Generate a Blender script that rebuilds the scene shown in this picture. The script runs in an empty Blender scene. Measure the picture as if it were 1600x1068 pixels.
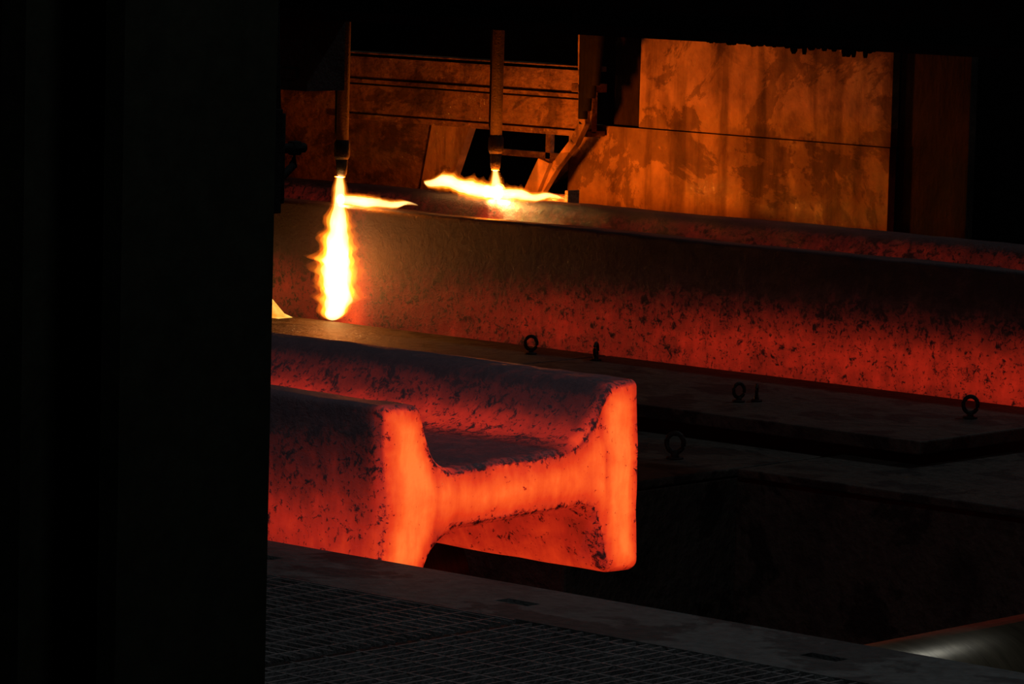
import bpy, bmesh, math, random
from mathutils import Vector, Matrix, noise
from mathutils.geometry import delaunay_2d_cdt
random.seed(4)
scn=bpy.context.scene
scn.view_settings.view_transform='Standard'
COL=bpy.context.collection

# ------------------------------------------------------------ node helpers
def new_mat(name):
    m=bpy.data.materials.new(name); m.use_nodes=True
    nt=m.node_tree; nt.nodes.clear()
    out=nt.nodes.new('ShaderNodeOutputMaterial')
    return m,nt,out
def ramp(nt,stops,fac=None,interp='LINEAR'):
    n=nt.nodes.new('ShaderNodeValToRGB'); cr=n.color_ramp; cr.interpolation=interp
    rgba=lambda c:(c[0],c[1],c[2],1) if hasattr(c,'__len__') else (c,c,c,1)
    cr.elements.remove(cr.elements[1])
    cr.elements[0].position=stops[0][0]; cr.elements[0].color=rgba(stops[0][1])
    for p,c in stops[1:]:
        e=cr.elements.new(p); e.color=rgba(c)
    if fac is not None: nt.links.new(fac,n.inputs[0])
    return n
def math_(nt,op,a,b=None,c=None,clamp=False):
    n=nt.nodes.new('ShaderNodeMath'); n.operation=op; n.use_clamp=clamp
    for i,v in enumerate((a,b,c)):
        if v is None: continue
        if isinstance(v,(int,float)): n.inputs[i].default_value=v
        else: nt.links.new(v,n.inputs[i])
    return n.outputs[0]
def noise_(nt,vec,scale,detail=4,rough=.55,dist=0):
    n=nt.nodes.new('ShaderNodeTexNoise'); n.inputs['Scale'].default_value=scale
    n.inputs['Detail'].default_value=detail; n.inputs['Roughness'].default_value=rough
    n.inputs['Distortion'].default_value=dist
    nt.links.new(vec,n.inputs['Vector']); return n.outputs[0]
def mapping(nt,scale):
    tc=nt.nodes.new('ShaderNodeTexCoord'); mp=nt.nodes.new('ShaderNodeMapping')
    mp.inputs['Scale'].default_value=scale
    nt.links.new(tc.outputs['Object'],mp.inputs['Vector']); return mp.outputs[0]

def surf_mat(name,c1,c2,scale=4,rough=.6,metal=0.0,bump=.15,c3=None,spec=.4,stretch=(1,1,1),shade_stain=0.0,pscale=2.7):
    m,nt,out=new_mat(name)
    v=mapping(nt,stretch)
    n1=noise_(nt,v,scale,6,.62,.4); n2=noise_(nt,v,scale*9,5,.6)
    stops=[(.33,c1),(.62,c2)]
    if c3: stops=[(.30,c1),(.46,c2),(.53,c2),(.57,c3)]
    r=ramp(nt,stops,n1)
    r2=ramp(nt,[(.3,.6),(.7,1.0)],n2)
    mx=nt.nodes.new('ShaderNodeMix'); mx.data_type='RGBA'; mx.blend_type='MULTIPLY'; mx.inputs[0].default_value=1
    nt.links.new(r.outputs[0],mx.inputs[6]); nt.links.new(r2.outputs[0],mx.inputs[7])
    colr=mx.outputs[2]
    if shade_stain:
        # vertical shadow streaks painted into the colour, plus hard-edged flaked patches
        st=noise_(nt,mapping(nt,(5.5,1,.7)),1.6,4,.6,.2)
        pt=noise_(nt,mapping(nt,(1,1,1)),pscale,10,.70,.5)
        sk=ramp(nt,[(.38,1-shade_stain),(.52,1.0)],st); pk=ramp(nt,[(.525,1.0),(.55,1-shade_stain)],pt)
        for q in (sk,pk):
            m2=nt.nodes.new('ShaderNodeMix'); m2.data_type='RGBA'; m2.blend_type='MULTIPLY'; m2.inputs[0].default_value=1
            nt.links.new(colr,m2.inputs[6]); nt.links.new(q.outputs[0],m2.inputs[7]); colr=m2.outputs[2]
    b=nt.nodes.new('ShaderNodeBsdfPrincipled')
    nt.links.new(colr,b.inputs['Base Color'])
    b.inputs['Roughness'].default_value=rough; b.inputs['Metallic'].default_value=metal
    b.inputs['Specular IOR Level'].default_value=spec
    bp=nt.nodes.new('ShaderNodeBump'); bp.inputs['Strength'].default_value=bump; bp.inputs['Distance'].default_value=.02
    nt.links.new(n2,bp.inputs['Height']); nt.links.new(bp.outputs[0],b.inputs['Normal'])
    nt.links.new(b.outputs[0],out.inputs[0])
    return m

HEAT=[(0,(0,0,0)),(.15,(.004,.0010,.0008)),(.3,(.035,.0025,.0016)),(.45,(.13,.006,.0025)),
      (.6,(.37,.013,.0045)),(.78,(.77,.042,.007)),(.9,(1,.105,.014)),(1,(1,.20,.03))]
def hot_steel(name,speck,base,rbase=.5,thr0=.485):
    m,nt,out=new_mat(name)
    v=mapping(nt,(1,1,1)); vs=mapping(nt,(.6,1,1)); vv=mapping(nt,(1,1,.25))
    at=nt.nodes.new('ShaderNodeAttribute'); at.attribute_type='GEOMETRY'; at.attribute_name='steel_heat'
    sx=nt.nodes.new('ShaderNodeSeparateXYZ'); nt.links.new(at.outputs['Vector'],sx.inputs[0]); h=sx.outputs[0]; dn=sx.outputs[1]
    big=noise_(nt,vs,3.2,3,.5); med=noise_(nt,vs,11,5,.6); fine=noise_(nt,v,60,5,.68,.3); pit=noise_(nt,v,27,7,.72,.5); streak=noise_(nt,vv,26,4,.6)
    h1=math_(nt,'MULTIPLY',h,math_(nt,'ADD',math_(nt,'MULTIPLY',big,.34),.83))
    h1=math_(nt,'ADD',h1,math_(nt,'MULTIPLY',math_(nt,'SUBTRACT',med,.5),.24))
    h1=math_(nt,'ADD',h1,math_(nt,'MULTIPLY',math_(nt,'SUBTRACT',streak,.5),.18))
    patch=math_(nt,'MULTIPLY',math_(nt,'SUBTRACT',med,.5),.20)
    thr=math_(nt,'SUBTRACT',math_(nt,'ADD',math_(nt,'MULTIPLY',h,.18),thr0),math_(nt,'MULTIPLY',dn,.13))
    thr=math_(nt,'ADD',thr,patch)
    f1=math_(nt,'MULTIPLY',math_(nt,'SUBTRACT',pit,thr),12,clamp=True)
    f2=math_(nt,'MULTIPLY',math_(nt,'SUBTRACT',fine,math_(nt,'ADD',thr,.015)),12,clamp=True)
    fl=math_(nt,'MAXIMUM',f1,math_(nt,'MULTIPLY',f2,.85),clamp=True)
    h2=math_(nt,'MULTIPLY',h1,math_(nt,'SUBTRACT',1,math_(nt,'MULTIPLY',fl,speck)))
    r=ramp(nt,HEAT,h2)
    b=nt.nodes.new('ShaderNodeBsdfPrincipled')
    b.inputs['Base Color'].default_value=(*base,1)
    b.inputs['Roughness'].default_value=rbase; b.inputs['Specular IOR Level'].default_value=.25
    bp=nt.nodes.new('ShaderNodeBump'); bp.inputs['Strength'].default_value=.7; bp.inputs['Distance'].default_value=.01
    nt.links.new(math_(nt,'ADD',pit,math_(nt,'MULTIPLY',fine,.5)),bp.inputs['Height']); nt.links.new(bp.outputs[0],b.inputs['Normal'])
    e=nt.nodes.new('ShaderNodeEmission'); nt.links.new(r.outputs[0],e.inputs[0]); e.inputs[1].default_value=1
    ad=nt.nodes.new('ShaderNodeAddShader'); nt.links.new(b.outputs[0],ad.inputs[0]); nt.links.new(e.outputs[0],ad.inputs[1])
    nt.links.new(ad.outputs[0],out.inputs[0])
    m.cycles.emission_sampling='NONE'
    return m
def gas_mat(name,color,dens):
    m,nt,out=new_mat(name)
    e=nt.nodes.new('ShaderNodeEmission'); e.inputs[0].default_value=(*color,1); e.inputs[1].default_value=dens
    nt.links.new(e.outputs[0],out.inputs['Volume']); return m
def emit_mat(name,stops,strength,scale=12):
    m,nt,out=new_mat(name)
    v=mapping(nt,(1,1,1)); r=ramp(nt,stops,noise_(nt,v,scale,4,.6))
    e=nt.nodes.new('ShaderNodeEmission'); e.inputs[1].default_value=strength
    nt.links.new(r.outputs[0],e.inputs[0]); nt.links.new(e.outputs[0],out.inputs[0]); return m

M_hot=hot_steel('hot_rolled_steel',.66,(.17,.125,.15),.42)
M_hot2=hot_steel('hot_rolled_steel_far',.66,(.03,.024,.028),.6,.475)
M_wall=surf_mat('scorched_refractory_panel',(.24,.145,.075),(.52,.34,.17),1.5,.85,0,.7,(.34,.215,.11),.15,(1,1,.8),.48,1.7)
M_wall_d=surf_mat('dark_wall_panel',(.008,.006,.005),(.045,.027,.016),3,.85,0,.5,None,.15,(2,1,.6))  # much darker than the main wall panels, mottled
M_rust=surf_mat('rusty_channel_steel',(.08,.05,.03),(.32,.20,.11),4,.75,.0,.8,(.15,.095,.06),.2,(.8,1,1.2),.3)
M_black=surf_mat('soot_black_steel',(.004,.004,.004),(.010,.009,.008),4,.85,0,.3,None,.1)
M_dark=surf_mat('dark_oily_steel',(.010,.008,.007),(.028,.024,.02),5,.6,0,.5,None,.2)
M_deck=surf_mat('checker_deck_steel',(.018,.017,.015),(.07,.063,.052),3.0,.65,0,.7,(.026,.024,.021),.15)
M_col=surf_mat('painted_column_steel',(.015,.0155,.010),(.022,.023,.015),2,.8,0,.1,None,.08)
M_floor=surf_mat('grimy_floor_plate',(.08,.085,.082),(.14,.15,.145),3,.75,0,.6,(.07,.074,.072),.15)
M_grate=surf_mat('grating_steel',(.12,.12,.12),(.20,.20,.20),6,.6,.0,.4,None,.25)
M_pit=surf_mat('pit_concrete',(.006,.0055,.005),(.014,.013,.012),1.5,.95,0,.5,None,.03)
M_roll=surf_mat('worn_roller_steel',(.22,.18,.11),(.38,.31,.2),5,.3,.6,.05,None,.5,(.3,3,.3))
M_pipe=surf_mat('torch_pipe_steel',(.008,.006,.005),(.03,.02,.013),14,.7,0,.4,None,.12)
M_slag=emit_mat('molten_slag',[(.35,(1,.25,.02)),(.6,(1,.55,.10))],1.4)
M_tip=emit_mat('white_hot_nozzle',[(.3,(1,.75,.45)),(.7,(1,.85,.6))],3)

# ------------------------------------------------------------ mesh builder
class B:
    def __init__(s): s.bm=bmesh.new(); s.mats=[]
    def mi(s,m):
        if m not in s.mats: s.mats.append(m)
        return s.mats.index(m)
    def box(s,x0,x1,y0,y1,z0,z1,m):
        vs=[s.bm.verts.new((x,y,z)) for x in (x0,x1) for y in (y0,y1) for z in (z0,z1)]
        k=s.mi(m)
        for f in ((0,1,3,2),(4,6,7,5),(0,4,5,1),(2,3,7,6),(0,2,6,4),(1,5,7,3)):
            s.bm.faces.new([vs[i] for i in f]).material_index=k
    def prism(s,pts,axis,a0,a1,m):
        k=s.mi(m); r=[]
        for a in (a0,a1):
            row=[]
            for p,q in pts:
                co={'x':(a,p,q),'y':(p,a,q),'z':(p,q,a)}[axis]; row.append(s.bm.verts.new(co))
            r.append(row)
        n=len(pts)
        for i in range(n):
            s.bm.faces.new((r[0][i],r[0][(i+1)%n],r[1][(i+1)%n],r[1][i])).material_index=k
        s.bm.faces.new(r[0]).material_index=k; s.bm.faces.new(r[1][::-1]).material_index=k
    def tube(s,path,rad,m,seg=16,closed=False,smooth=True):
        k=s.mi(m); P=[Vector(p) for p in path]; n=len(P); rings=[]
        for i,p in enumerate(P):
            a=P[(i-1)%n] if (closed or i>0) else P[i]; b=P[(i+1)%n] if (closed or i<n-1) else P[i]
            t=(b-a).normalized(); up=Vector((0,0,1)) if abs(t.z)<.9 else Vector((0,1,0))
            u=t.cross(up).normalized(); w=t.cross(u).normalized()
            rr=rad[i] if hasattr(rad,'__len__') else rad
            rings.append([s.bm.verts.new(p+u*rr*math.cos(2*math.pi*j/seg)+w*rr*math.sin(2*math.pi*j/seg)) for j in range(seg)])
        for i in range(n if closed else n-1):
            A=rings[i];Bq=rings[(i+1)%n]
            for j in range(seg):
                f=s.bm.faces.new((A[j],A[(j+1)%seg],Bq[(j+1)%seg],Bq[j])); f.material_index=k; f.smooth=smooth
        if not closed:
            s.bm.faces.new(rings[0][::-1]).material_index=k; s.bm.faces.new(rings[-1]).material_index=k
    def done(s,name,bevel=0,parent=None,origin=None):
        bmesh.ops.recalc_face_normals(s.bm,faces=s.bm.faces)
        xs=[v.co for v in s.bm.verts]
        if origin is None:
            o=Vector(((min(v.x for v in xs)+max(v.x for v in xs))/2,(min(v.y for v in xs)+max(v.y for v in xs))/2,min(v.z for v in xs)))
        else: o=Vector(origin)
        for v in s.bm.verts: v.co-=o
        me=bpy.data.meshes.new(name); s.bm.to_mesh(me); s.bm.free()
        for m in s.mats: me.materials.append(m)
        ob=bpy.data.objects.new(name,me); COL.objects.link(ob); ob.location=o
        if bevel:
            md=ob.modifiers.new('bevel','BEVEL'); md.width=bevel; md.segments=2; md.limit_method='ANGLE'
        if parent: ob.parent=parent; ob.location=o-parent.location
        return ob

# ------------------------------------------------------------ H-shaped beam blank
CTRL=[(0,0,.035),(0,.56,.024),(.155,.555,.035),(.225,.365,.08),(.84,.380,.10),(.935,.557,.05),
      (1.09,.56,.03),(1.09,0,.035),(.955,0,.025),(.880,.205,.065),(.235,.19,.10),(.150,0,.03)]
def profile():
    pts=[]; n=len(CTRL)
    for i in range(n):
        c=Vector(CTRL[i][:2]); a=Vector(CTRL[i-1][:2]); b=Vector(CTRL[(i+1)%n][:2]); r=CTRL[i][2]
        p0=c+(a-c).normalized()*r; p1=c+(b-c).normalized()*r
        for k in range(8):
            t=k/7; pts.append(p0*(1-t)**2+c*2*t*(1-t)+p1*t*t)
    out=[]
    for i in range(len(pts)):
        a=pts[i]; b=pts[(i+1)%len(pts)]; out.append(a)
        d=(b-a).length; m=int(d/.03)
        for k in range(1,m): out.append(a.lerp(b,k/m))
    return out
def sm(a,b,x):
    t=max(0,min(1,(x-a)/(b-a))); return t*t*(3-2*t)
def mix(a,b,t): return a+(b-a)*t
def heat_front(x,y,z,end):
    e=sm(-1.0,0,x-end); tip=sm(-.07,0.0,x-end)
    if y<.02:  h=mix(.46,.07,sm(.16,.52,z))+.17*e*(1-.6*sm(.3,.56,z)); h=h+(.80-h)*tip*.5
    elif z>.535: h=.10+.10*e+.3*tip
    elif z>.27 and y<.3: h=.40+.3*tip
    elif z>.27 and y>.78 and y<.98: h=mix(.62,.18,sm(.40,.54,z)); h=h-.10*e*sm(.38,.5,z)+.22*tip
    elif z>.27 and y<.98: h=.20+.12*(1-e)+.14*sm(.66,.84,y)+.18*tip
    elif z<.27 and y>.12 and y<.98: h=.58+.08*sm(.15,0,z)
    else: h=.55
    return h
def heat_rear(x,y,z,end):
    if y<.02:  h=mix(mix(.42,.53,sm(-4.3,-1.6,x)),.03,sm(.17,.47,z))*(1-.14*sm(.12,.0,z))
    elif z>.535: h=.08
    elif z>.27 and y>.78 and y<.98: h=mix(.36,.28,sm(.36,.52,z))
    elif z>.27: h=.22
    else: h=.5
    g=math.exp(-((x+4.6)/.10)**2)
    return h+.35*g
def steel_beam(name,x0,x1,Y,Z,heat,mat):
    prof=profile(); n=len(prof); V=[]; Hh=[]; Dn=[]; Fc=[]
    nor=[]
    for i in range(n):
        t=(prof[(i+1)%n]-prof[i-1]).normalized(); nor.append(Vector((-t.y,t.x)))
    area=sum(prof[i].x*prof[(i+1)%n].y-prof[(i+1)%n].x*prof[i].y for i in range(n))
    if area>0: nor=[-v for v in nor]
    xs=[]; x=x1
    while x>x0:
        xs.append(x); d=x1-x
        x-= .006 if d<.03 else (.02 if d<.3 else .05)
    xs.append(x0)
    for x in xs:
        d=x1-x; ins=-.014*(1-min(1,d/.024))**2 if d<.024 else 0
        hv=[heat(x,p.x,p.y,x1) for p in prof]
        for _ in range(3): hv=[(hv[i-1]+2*hv[i]+hv[(i+1)%n])/4 for i in range(n)]
        for i,p in enumerate(prof):
            w=noise.noise(Vector((x*1.3,p.x*3,p.y*3)))*.007+noise.noise(Vector((x*9,p.x*14+5,p.y*14)))*.0035
            q=p+nor[i]*(ins+w)
            ex=noise.noise(Vector((7,q.x*5,q.y*5)))*.014 if d<.03 else 0
            V.append((x+ex,Y+q.x,Z+max(q.y,0))); Hh.append(hv[i])
            edge=.75*sm(.40,.56,p.y)*(p.x<.03)
            Dn.append(max(math.exp(-d/.04)*.45,edge*.5,.6*math.exp(-abs(p.y-.36)/.05) if (.2<p.x<.95 and p.y>.27) else 0))
    for a in range(len(xs)-1):
        for i in range(n):
            j=(i+1)%n; Fc.append((a*n+i,a*n+j,(a+1)*n+j,(a+1)*n+i))
    for base,xe,hot in ((0,x1,True),((len(xs)-1)*n,x0,False)):
        bpts=[Vector((V[base+i][1]-Y,V[base+i][2]-Z)) for i in range(n)]
        def inside(p):
            c=False; j=n-1
            for i in range(n):
                a=bpts[i]; b=bpts[j]
                if (a.y>p.y)!=(b.y>p.y) and p.x<(b.x-a.x)*(p.y-a.y)/(b.y-a.y)+a.x: c=not c
                j=i
            return c
        inner=[]; st=.014
        for iy in range(int(1.1/st)+1):
            for iz in range(int(.57/st)+1):
                p=Vector((iy*st+.004,iz*st+.006))
                if inside(p):
                    dm=min((p-b).length for b in bpts)
                    if dm>.009: inner.append(p)
        vo,eo,fo,*_r=delaunay_2d_cdt(bpts+inner,[(i,(i+1)%n) for i in range(n)],[],1,1e-6)
        vmap=[]
        for k,p in enumerate(vo):
            if k<n:
                vmap.append(base+k)
                innr=.15<p.x<.95
                if hot: Hh[base+k]=.60 if innr else .68; Dn[base+k]=.9 if innr else .45
            else:
                dm=min((p-b).length for b in bpts)
                bulge=.010*sm(0,.06,dm)+noise.noise(Vector((3,p.x*9,p.y*9)))*.008
                # roll seams where the web meets the flanges
                seam=math.exp(-((p.x-(.925+.012*math.sin(p.y*9)))/.010)**2)*.12+math.exp(-((p.x-(.215+.01*math.sin(p.y*12)))/.012)**2)*.06
                fl=sm(.16,.03,abs(p.x-1.0))+sm(.16,.03,abs(p.x-.09))
                V.append((xe+((bulge-seam*.05) if hot else -bulge)+noise.noise(Vector((7,p.x*5,p.y*5)))*.014,Y+p.x,Z+p.y))
                Hh.append(.72+.18*sm(0,.07,dm)+.05*fl-seam-.06*noise.noise(Vector((1,p.x*6,p.y*6)))); Dn.append(max(seam*3,.7*(1-sm(.0,.024,dm)))); vmap.append(len(V)-1)
        for f in fo: Fc.append(tuple(vmap[i] for i in f))
    o=Vector(((x0+x1)/2,Y+.545,Z))
    me=bpy.data.meshes.new(name)
    me.from_pydata([tuple(Vector(v)-o) for v in V],[],Fc)
    at=me.attributes.new('steel_heat','FLOAT_VECTOR','POINT')
    flat=[]
    for h,dd in zip(Hh,Dn): flat+= [h,dd,0]
    at.data.foreach_set('vector',flat)
    bm=bmesh.new(); bm.from_mesh(me); bmesh.ops.recalc_face_normals(bm,faces=bm.faces)
    for f in bm.faces: f.smooth=True
    bm.to_mesh(me); bm.free()
    me.materials.append(mat)
    ob=bpy.data.objects.new(name,me); COL.objects.link(ob); ob.location=o
    return ob
ZB=-.16
steel_beam('glowing_steel_beam',-6.0,.30,-.92,ZB,heat_front,M_hot)
steel_beam('glowing_steel_beam',-8.0,2.6,4.02,ZB,heat_rear,M_hot2)

# ------------------------------------------------------------ pit, floor, deck
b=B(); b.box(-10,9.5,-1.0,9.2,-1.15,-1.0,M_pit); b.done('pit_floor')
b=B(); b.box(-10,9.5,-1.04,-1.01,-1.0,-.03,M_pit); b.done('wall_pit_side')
b=B()
slots=[-2.85,-1.85,-.85,.15,1.07,2.05,3.05,4.05]
y0,y1=-1.40,-1.01; sy0,sy1=-1.24,-1.19
b.box(-5,9.5,sy1,y1,-.03,0,M_floor); b.box(-5,9.5,y0,sy0,-.03,0,M_floor)
px=-5
for s_ in slots:
    b.box(px,s_-.055,sy0,sy1,-.03,0,M_floor); px=s_+.055
b.box(px,9.5,sy0,sy1,-.03,0,M_floor)
b.box(-5,9.5,-1.06,-1.045,-.25,-.03,M_black)
b.box(-5,9.5,-10.5,-2.62,-.03,0,M_floor)
for k,X in enumerate((-5,-1.2,1.235,3.6,5.44)): b.box(X,X+.03,-2.62,-1.40,-.03,-.008,M_dark)
b.box(5.47,9.5,-2.62,-1.40,-.03,0,M_floor)
b.box(-5,9.5,-10.5,-1.06,-1.15,-.9,M_pit)
b.done('floor')
def grating(x0,x1,y0,y1,along):
    b=B(); z0,z1=-.03,-.002; t=.007
    if along=='x':
        y=y1-.012
        while y>y0: b.box(x0,x1,y-t,y,z0,z1,M_grate); y-=.042
        x=x0+.03
        while x<x1: b.box(x,x+.007,y0,y1,-.016,-.001,M_grate); x+=.11
        b.box(x0,x1,y1-.008,y1,z0,0,M_grate)
    else:
        x=x0+.012
        while x<x1: b.box(x,x+t,y0,y1,z0,z1,M_grate); x+=.042
        y=y1-.05
        while y>y0: b.box(x0,x1,y-.007,y,-.016,-.001,M_grate); y-=.11
    b.done('floor_grating')
grating(-1.165,1.232,-2.618,-1.403,'x')
grating(1.268,3.597,-2.618,-1.403,'y')
grating(3.633,5.43,-2.618,-1.403,'x')
b=B()
b.box(-9,-1.01,1.35,3.90,-1.0,-.22,M_deck)
b.box(-1.01,4.1,2.25,3.90,-1.0,-.22,M_deck)
b.done('deck_support',.01)
b=B()
xs=[-9,-7.2,-5.3,-3.05,-.61]
for a,c in zip(xs[:-1],xs[1:]): b.box(a+.006,c-.006,2.79,3.93,-.15,-.10,M_deck)
b.done('deck_plate',.006)
b=B()
for a,c,ya in ((-9,-5.2,1.30),(-5.2,-3.1,1.30),(-3.1,-1.0,1.30)): b.box(a+.005,c-.005,ya,2.74,-.22,-.19,M_deck)
b.box(-.99,1.2,2.23,3.9,-.22,-.19,M_deck); b.box(1.21,4.1,2.23,3.9,-.22,-.19,M_deck)
b.done('deck_plate',.006)
def eye(x,y,z,ang,s=1):
    b=B(); r=.023*s; c=Vector((x,y,z+.044*s)); ca,sa=math.cos(ang),math.sin(ang)
    b.tube([c+Vector((ca*r*math.cos(a),sa*r*math.cos(a),r*math.sin(a)*1.15)) for a in [2*math.pi*i/24 for i in range(24)]],.007*s,M_dark,10,True)
    b.tube([(x,y,z),(x,y,z+.022*s)],.011*s,M_dark,10); b.tube([(x,y,z),(x,y,z+.008)],.024*s,M_dark,14)
    b.done('lifting_eye')
for x,y,z,a,s in ((-3.27,3.70,-.10,.7,1.05),(-2.96,3.75,-.10,2.0,1),(-.90,3.48,-.10,.6,1.15),(-1.73,3.15,-.10,1.2,1),(-1.70,3.22,-.10,2.2,.9),(-1.29,2.25,-.19,.6,1.3)): eye(x,y,z,a,s)

def roller(x,y0,y1,r=.25,top=-.165):
    b=B(); z=top-r
    b.tube([(x,y0,z),(x,y0+.015,z),(x,y1-.015,z),(x,y1,z)],[r-.012,r,r,r-.012],M_roll,64)
    b.tube([(x,y0-.10,z),(x,y1+.10,z)],.07,M_dark,24)
    for yy in (y0-.08,y1+.03):
        b.box(x-.12,x+.12,yy,yy+.06,-1.0,z+.10,M_dark)
    b.done('table_roller')
for X in (-5.1,-3.0,-1.0,1.50,3.5): roller(X,-.88,.62)
for X in (-6.4,-3.2,-.2,2.2): roller(X,4.08,5.4)

# ------------------------------------------------------------ foreground column
b=B()
yf,yb=-3.27,-2.837
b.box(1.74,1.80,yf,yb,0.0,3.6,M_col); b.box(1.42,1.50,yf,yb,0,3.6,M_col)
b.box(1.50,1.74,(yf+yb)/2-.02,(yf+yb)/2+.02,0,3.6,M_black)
b.box(1.38,1.84,yf-.03,yb+.01,0.0,.03,M_col)
for (x,y) in ((1.62,yf+.03),(1.62,yb-.03)): b.tube([(x,y,.03),(x,y,.065)],.018,M_dark,6,smooth=False)
zc=1.225; xc=1.77
b.box(xc-.012,xc+.02,yb-.03,yb+.03,zc-.12,zc+.10,M_black)
b.tube([(xc,yb+.03,zc-.10),(xc,yb+.03,zc+.09)],.020,M_black,14)
b.tube([(xc,yb+.02,zc+.015),(xc,yb+.115,zc+.015)],.011,M_black,12)
b.tube([(xc,yb+.075,zc+.015),(xc,yb+.098,zc+.015)],.017,M_black,6,smooth=False)
b.tube([(xc,yb+.03,zc-.06),(xc,yb+.085,zc-.02),(xc,yb+.085,zc+.015)],.009,M_black,10)
b.tube([(xc,yb+.03,zc+.09),(xc,yb+.02,zc+.3),(xc-.01,yb+.015,zc+.6)],.010,M_black,10)
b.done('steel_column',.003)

# ------------------------------------------------------------ overhead girder & torch carriage
b=B()
GY0,GY1=3.0,3.35; GZ=1.25
b.box(-9,4.6,GY0+.14,GY0+.18,GZ,2.3,M_black); b.box(-9,4.6,GY0,GY1,GZ,GZ+.04,M_black); b.box(-9,4.6,GY0,GY1,2.26,2.3,M_black)
for i in range(14): b.box(-8.5+i,-8.47+i,GY0+.02,GY1-.02,GZ+.04,2.26,M_black)
x=-1.82
while x<-1.05:
    w=random.uniform(.006,.03); h=random.uniform(.001,.010)
    if random.random()<.13: h=.026
    b.prism([(x,GZ+.01),(x+w,GZ+.01),(x+w*.8,GZ-h*.6),(x+w*.5,GZ-h),(x+w*.2,GZ-h*.5)],'y',GY0,GY0+.02,M_black); x+=w*.9+random.uniform(0,.02)
b.box(-4.75,-4.02,3.12,3.34,.95,1.25,M_dark); b.box(-4.70,-4.07,3.10,3.36,1.0,1.04,M_dark)
b.tube([(-4.4,3.12,1.12),(-4.4,3.05,1.12)],.07,M_dark,24)
b.done('overhead_girder')
for X in (-9.4,4.2):
    z0=-1.0
    b=B(); b.box(X,X+.3,GY0,GY1,z0,GZ,M_black); b.box(X-.05,X+.35,GY0-.05,GY1+.05,z0,z0+.03,M_black); b.done('girder_post')

def torch(x,y,ztip,zt,mat=M_pipe):
    b=B()
    b.tube([(x,y,zt),(x,y,ztip+.13)],.027,mat,20)
    b.tube([(x,y,ztip+.16),(x,y,ztip+.145),(x,y,ztip+.09),(x,y,ztip+.075)],[.027,.035,.035,.028],mat,20)
    b.tube([(x,y,ztip+.08),(x,y,ztip+.01),(x,y,ztip)],[.028,.022,.014],mat,20)
    b.tube([(x-.036,y,zt),(x-.036,y,ztip+.20),(x-.018,y,ztip+.15)],.009,mat,10)
    b.tube([(x,y,ztip+.004),(x,y,ztip-.004)],.011,M_tip,14)
    b.box(x-.05,x+.05,GY1-.02,y+.03,1.50,1.58,M_black)
    b.box(x-.06,x+.04,y-.05,y+.05,1.40,1.66,M_black)
    return b.done('cutting_torch',origin=(x,y,ztip))
T1=(-4.60,3.93,.535); T2=(-4.66,4.99,.525)
t1=torch(*T1,1.9); t2=torch(*T2,1.9)

G_out=gas_mat('flame_gas_outer',(1,.16,.006),8)
G_mid=gas_mat('flame_gas_mid',(1,.34,.02),24)
G_core=gas_mat('flame_gas_core',(1,.62,.22),60)
def curve(st,t):
    for (a,x),(c,y) in zip(st[:-1],st[1:]):
        if t<=c: return mix(x,y,sm(a,c,t))
    return st[-1][1]
def flame(parent,name,loc,direc,L,rmax,stops,wob,seed,up=0):
    """turbulent burning-gas body: three nested gas meshes along one axis"""
    d=Vector(direc).normalized(); a=Vector((0,1,0)) if abs(d.y)<.9 else Vector((1,0,0))
    u=d.cross(a).normalized(); w=d.cross(u).normalized()
    fl=bpy.data.objects.new(name,None); COL.objects.link(fl); fl.parent=parent; fl.location=Vector(loc)-parent.location
    for part,mat,sc,wb,seg in (('outer_gas',G_out,1.0,1.0,48),('bright_gas',G_mid,.80,.8,36),('white_core',G_core,.60,.55,24)):
        bm=bmesh.new(); rings=[]; nr=int(50+L*130)
        for i in range(nr+1):
            t=i/nr; tt=t*(.90+.1*sc)
            off=Vector((noise.noise(Vector((seed,tt*L*9,1))),noise.noise(Vector((seed+9,tt*L*9,2))),0))*wob*.05*tt
            ring=[]
            for j in range(seg):
                th=2*math.pi*j/seg; cs,sn=math.cos(th),math.sin(th)
                base=curve(stops,tt)*rmax*sc*math.sqrt(max(0.0,1-max(0,(t-.93)/.07)**2))
                n1=noise.noise(Vector((cs*1.6+seed,sn*1.6,tt*L*14)))+.6*noise.noise(Vector((cs*3.5,sn*3.5+seed,tt*L*38)))
                n2=max(0,noise.noise(Vector((cs*5+seed,sn*5,tt*L*26))))**1.5
                r=base*(1+(n1*.34+n2*1.0)*wb*min(1,tt*3+.15))
                q=d*(t*L)+u*(cs*r+off.x)+w*(sn*r+off.y)+Vector((0,0,up*t*t*L))
                ring.append(bm.verts.new(q))
            rings.append(ring)
        for A,C in zip(rings[:-1],rings[1:]):
            for j in range(seg): bm.faces.new((A[j],A[(j+1)%seg],C[(j+1)%seg],C[j])).smooth=True
        bm.faces.new(rings[0][::-1]); bm.faces.new(rings[-1])
        bmesh.ops.recalc_face_normals(bm,faces=bm.faces)
        me=bpy.data.meshes.new(part); bm.to_mesh(me); bm.free(); me.materials.append(mat)
        ob=bpy.data.objects.new(part,me); COL.objects.link(ob); ob.parent=fl
fl1=[(0,.20),(.08,.27),(.16,.31),(.34,.50),(.56,.78),(.76,.78),(.9,.58),(1,.44)]
side=[(0,.85),(.3,.95),(.65,.6),(1,.12)]
flame(t1,'flame',(T1[0]+.01,T1[1]-.02,T1[2]),(-.01,0,-1),.63,.118,fl1,.8,3.1)
flame(t1,'side_flame',(T1[0]-.12,T1[1]+.12,.422),(1,0,.0),.46,.036,side,.6,8.7)
flame(t2,'flame',(T2[0],T2[1],T2[2]),(0,0,-1),.125,.046,[(0,.4),(.5,.7),(1,1)],.5,5.2)
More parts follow.
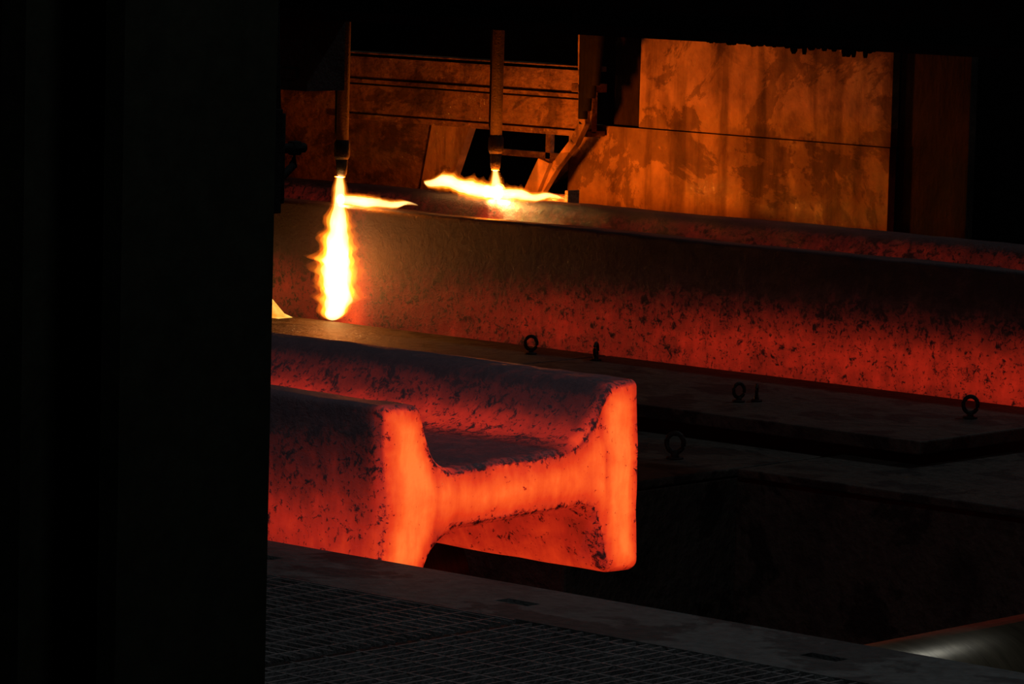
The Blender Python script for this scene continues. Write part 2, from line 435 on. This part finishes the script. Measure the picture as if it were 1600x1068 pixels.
flame(t2,'side_flame',(T2[0]-.03,T2[1]-.02,.422),(1,0,.0),.46,.040,side,.5,2.2,.02)
flame(t2,'back_flame',(T2[0]+.04,T2[1]-.02,.42),(-1,0,.09),.45,.055,[(0,.85),(.3,.85),(.65,.8),(1,.3)],.7,6.6,.0)

def lamp(name,loc,power,color,rad,parent):
    l=bpy.data.lights.new(name,'POINT'); l.energy=power; l.color=color; l.shadow_soft_size=rad
    o=bpy.data.objects.new(name,l); COL.objects.link(o); o.parent=parent; o.location=Vector(loc)-parent.location
FC=(1,.16,.005)
lamp('flame_light',(T1[0],T1[1]-.05,.14),6,FC,.04,t1)
lamp('flame_light_top',(T1[0]+.02,T1[1]+.10,.46),7,FC,.03,t1)
lamp('flame_light',(T2[0],T2[1],.46),48,FC,.04,t2)
b=B()
b.prism([(-5.75,-.10),(-4.84,-.10),(-4.90,-.085),(-5.0,-.01),(-5.12,.075),(-5.4,.17),(-5.75,.2)],'y',3.80,3.90,M_slag)
b.done('molten_slag',.01)

# ------------------------------------------------------------ back wall assembly
WY=5.92
b=B()
def panel(pts,y,th,m): b.prism(pts,'y',y,y+th,m)
panel([(-4.60,.70),(-3.13,.695),(-3.13,1.9),(-4.60,1.9)],WY,.05,M_wall)
panel([(-5.03,-1.0),(-3.13,-1.0),(-3.13,.690),(-5.03,.695)],WY-.004,.05,M_wall)
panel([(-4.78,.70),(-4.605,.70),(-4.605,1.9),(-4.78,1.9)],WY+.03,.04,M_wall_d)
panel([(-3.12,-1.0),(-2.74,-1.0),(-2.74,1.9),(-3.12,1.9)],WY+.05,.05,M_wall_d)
panel([(-9,-1.0),(-6.02,-1.0),(-6.02,.30),(-5.94,.66),(-9,.66)],WY+.03,.05,M_rust)
panel([(-6.0,-1.0),(-5.84,-1.0),(-5.80,.34),(-5.66,.68),(-5.92,.68),(-6.0,.30)],WY,.05,M_wall)
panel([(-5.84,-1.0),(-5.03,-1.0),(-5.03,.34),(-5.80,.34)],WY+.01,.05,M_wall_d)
b.done('wall_furnace')
b=B()
b.box(-6.45,-4.79,5.80,5.84,.66,.97,M_rust); b.box(-6.45,-4.79,5.80,5.90,.95,.975,M_rust); b.box(-6.45,-4.79,5.77,5.90,.645,.672,M_rust)
b.box(-6.45,-4.79,5.785,5.80,.815,.823,M_black); b.box(-6.45,-4.79,5.775,5.80,.825,.845,M_rust)
b.box(-9,-6.46,5.82,5.90,.63,.78,M_rust)
b.box(-8.8,-8.7,5.82,5.90,-1.0,.63,M_rust)
P=[(-4.77,1.9),(-4.745,.97),(-4.73,.72),(-4.78,.63),(-4.90,.50),(-5.0,.36)]
for (a,c) in zip(P[:-1],P[1:]):
    a=Vector(a);c=Vector(c);t=(c-a).normalized();nn=Vector((-t.y,t.x))*.020; c=c+t*.01
    b.prism([tuple(a+nn),tuple(c+nn),tuple(c-nn),tuple(a-nn)],'y',5.66,5.70,M_wall)
b.prism([(-4.97,.54),(-4.90,.52),(-4.98,.36),(-5.06,.38)],'y',5.63,5.66,M_wall)
b.box(-4.80,-4.70,5.66,5.80,.86,.90,M_rust)
for i,(dx,zz) in enumerate(((0,.74),(.03,.78),(.06,.84),(.09,.9))):
    b.tube([(-4.69+dx,5.62,1.9),(-4.685+dx,5.62,1.3),(-4.69+dx*.8,5.62,zz)],[.03,.03,.022],M_black,12)
b.done('channel_beam',.003)
b=B()
a=Vector((-4.97,.64)); c=Vector((-5.36,.30)); t=(c-a).normalized(); nn=Vector((-t.y,t.x))*.02
b.prism([tuple(a+nn),tuple(c+nn),tuple(c-nn),tuple(a-nn)],'y',6.05,6.09,M_rust)
b.box(-5.66,-5.0,6.10,6.13,.50,.53,M_rust); b.box(-5.34,-5.31,6.10,6.13,-1.0,.9,M_rust); b.box(-5.08,-5.05,6.10,6.13,-1.0,.9,M_rust)
b.done('brace_frame')
b=B()
b.box(-5.0,-4.42,5.22,5.28,.375,.415,M_rust); b.box(-4.43,-4.41,5.21,5.29,.37,.44,M_rust)
for X in (-4.95,-4.5): b.box(X,X+.05,5.23,5.27,-1.0,.375,M_dark)
b.done('ledge_bar',.003)
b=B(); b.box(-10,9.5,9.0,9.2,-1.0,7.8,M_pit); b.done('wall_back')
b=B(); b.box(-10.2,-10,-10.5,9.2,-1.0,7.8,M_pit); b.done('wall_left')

# ------------------------------------------------------------ lights
def overhead_fill(LX,LY,LZ,en):  # unseen overhead fill light, with a lamp housing added around it
    b=B()
    b.tube([(LX,LY,LZ+.02),(LX,LY,LZ),(LX,LY,LZ+.2),(LX,LY,LZ+.35)],[.24,.25,.12,.05],M_dark,32)
    b.tube([(LX,LY,LZ+.35),(LX,LY,7.8)],.012,M_dark,8)
    hb=b.done('fill_lamp_housing')
    l=bpy.data.lights.new('overhead_fill_light','AREA'); l.shape='DISK'; l.size=.5; l.energy=en; l.color=(.88,.95,1)
    o=bpy.data.objects.new('overhead_fill_light',l); COL.objects.link(o); o.parent=hb; o.location=Vector((LX,LY,LZ-.02))-hb.location
overhead_fill(4.0,-4.0,6.6,58)  # added fill to lift the floor, grating and column face
overhead_fill(-.8,7.6,6.3,42)  # added behind the wall for roller highlights and sheen on beam tops
w=bpy.data.worlds.new('mill_gloom'); scn.world=w; w.use_nodes=True
w.node_tree.nodes['Background'].inputs[0].default_value=(.5,.5,.6,1); w.node_tree.nodes['Background'].inputs[1].default_value=.003

# ------------------------------------------------------------ camera
th=math.radians(48.15); p=math.atan(709/6500); r=math.radians(1.5)
R=Vector((math.sin(th),math.cos(th),0)); Fh=Vector((-math.cos(th),math.sin(th),0)); Z=Vector((0,0,1))
F=Fh*math.cos(p)-Z*math.sin(p); U=Fh*math.sin(p)+Z*math.cos(p)
cx=R*math.cos(r)+U*math.sin(r); cy=-R*math.sin(r)+U*math.cos(r); cz=-F
mat=Matrix((( cx.x,cy.x,cz.x,8.0),(cx.y,cy.y,cz.y,-9.0),(cx.z,cy.z,cz.z,1.8),(0,0,0,1)))
cam=bpy.data.cameras.new('camera'); cam.sensor_width=36; cam.lens=6500/1600*36; cam.clip_end=200
co=bpy.data.objects.new('camera',cam); COL.objects.link(co); co.matrix_world=mat; scn.camera=co
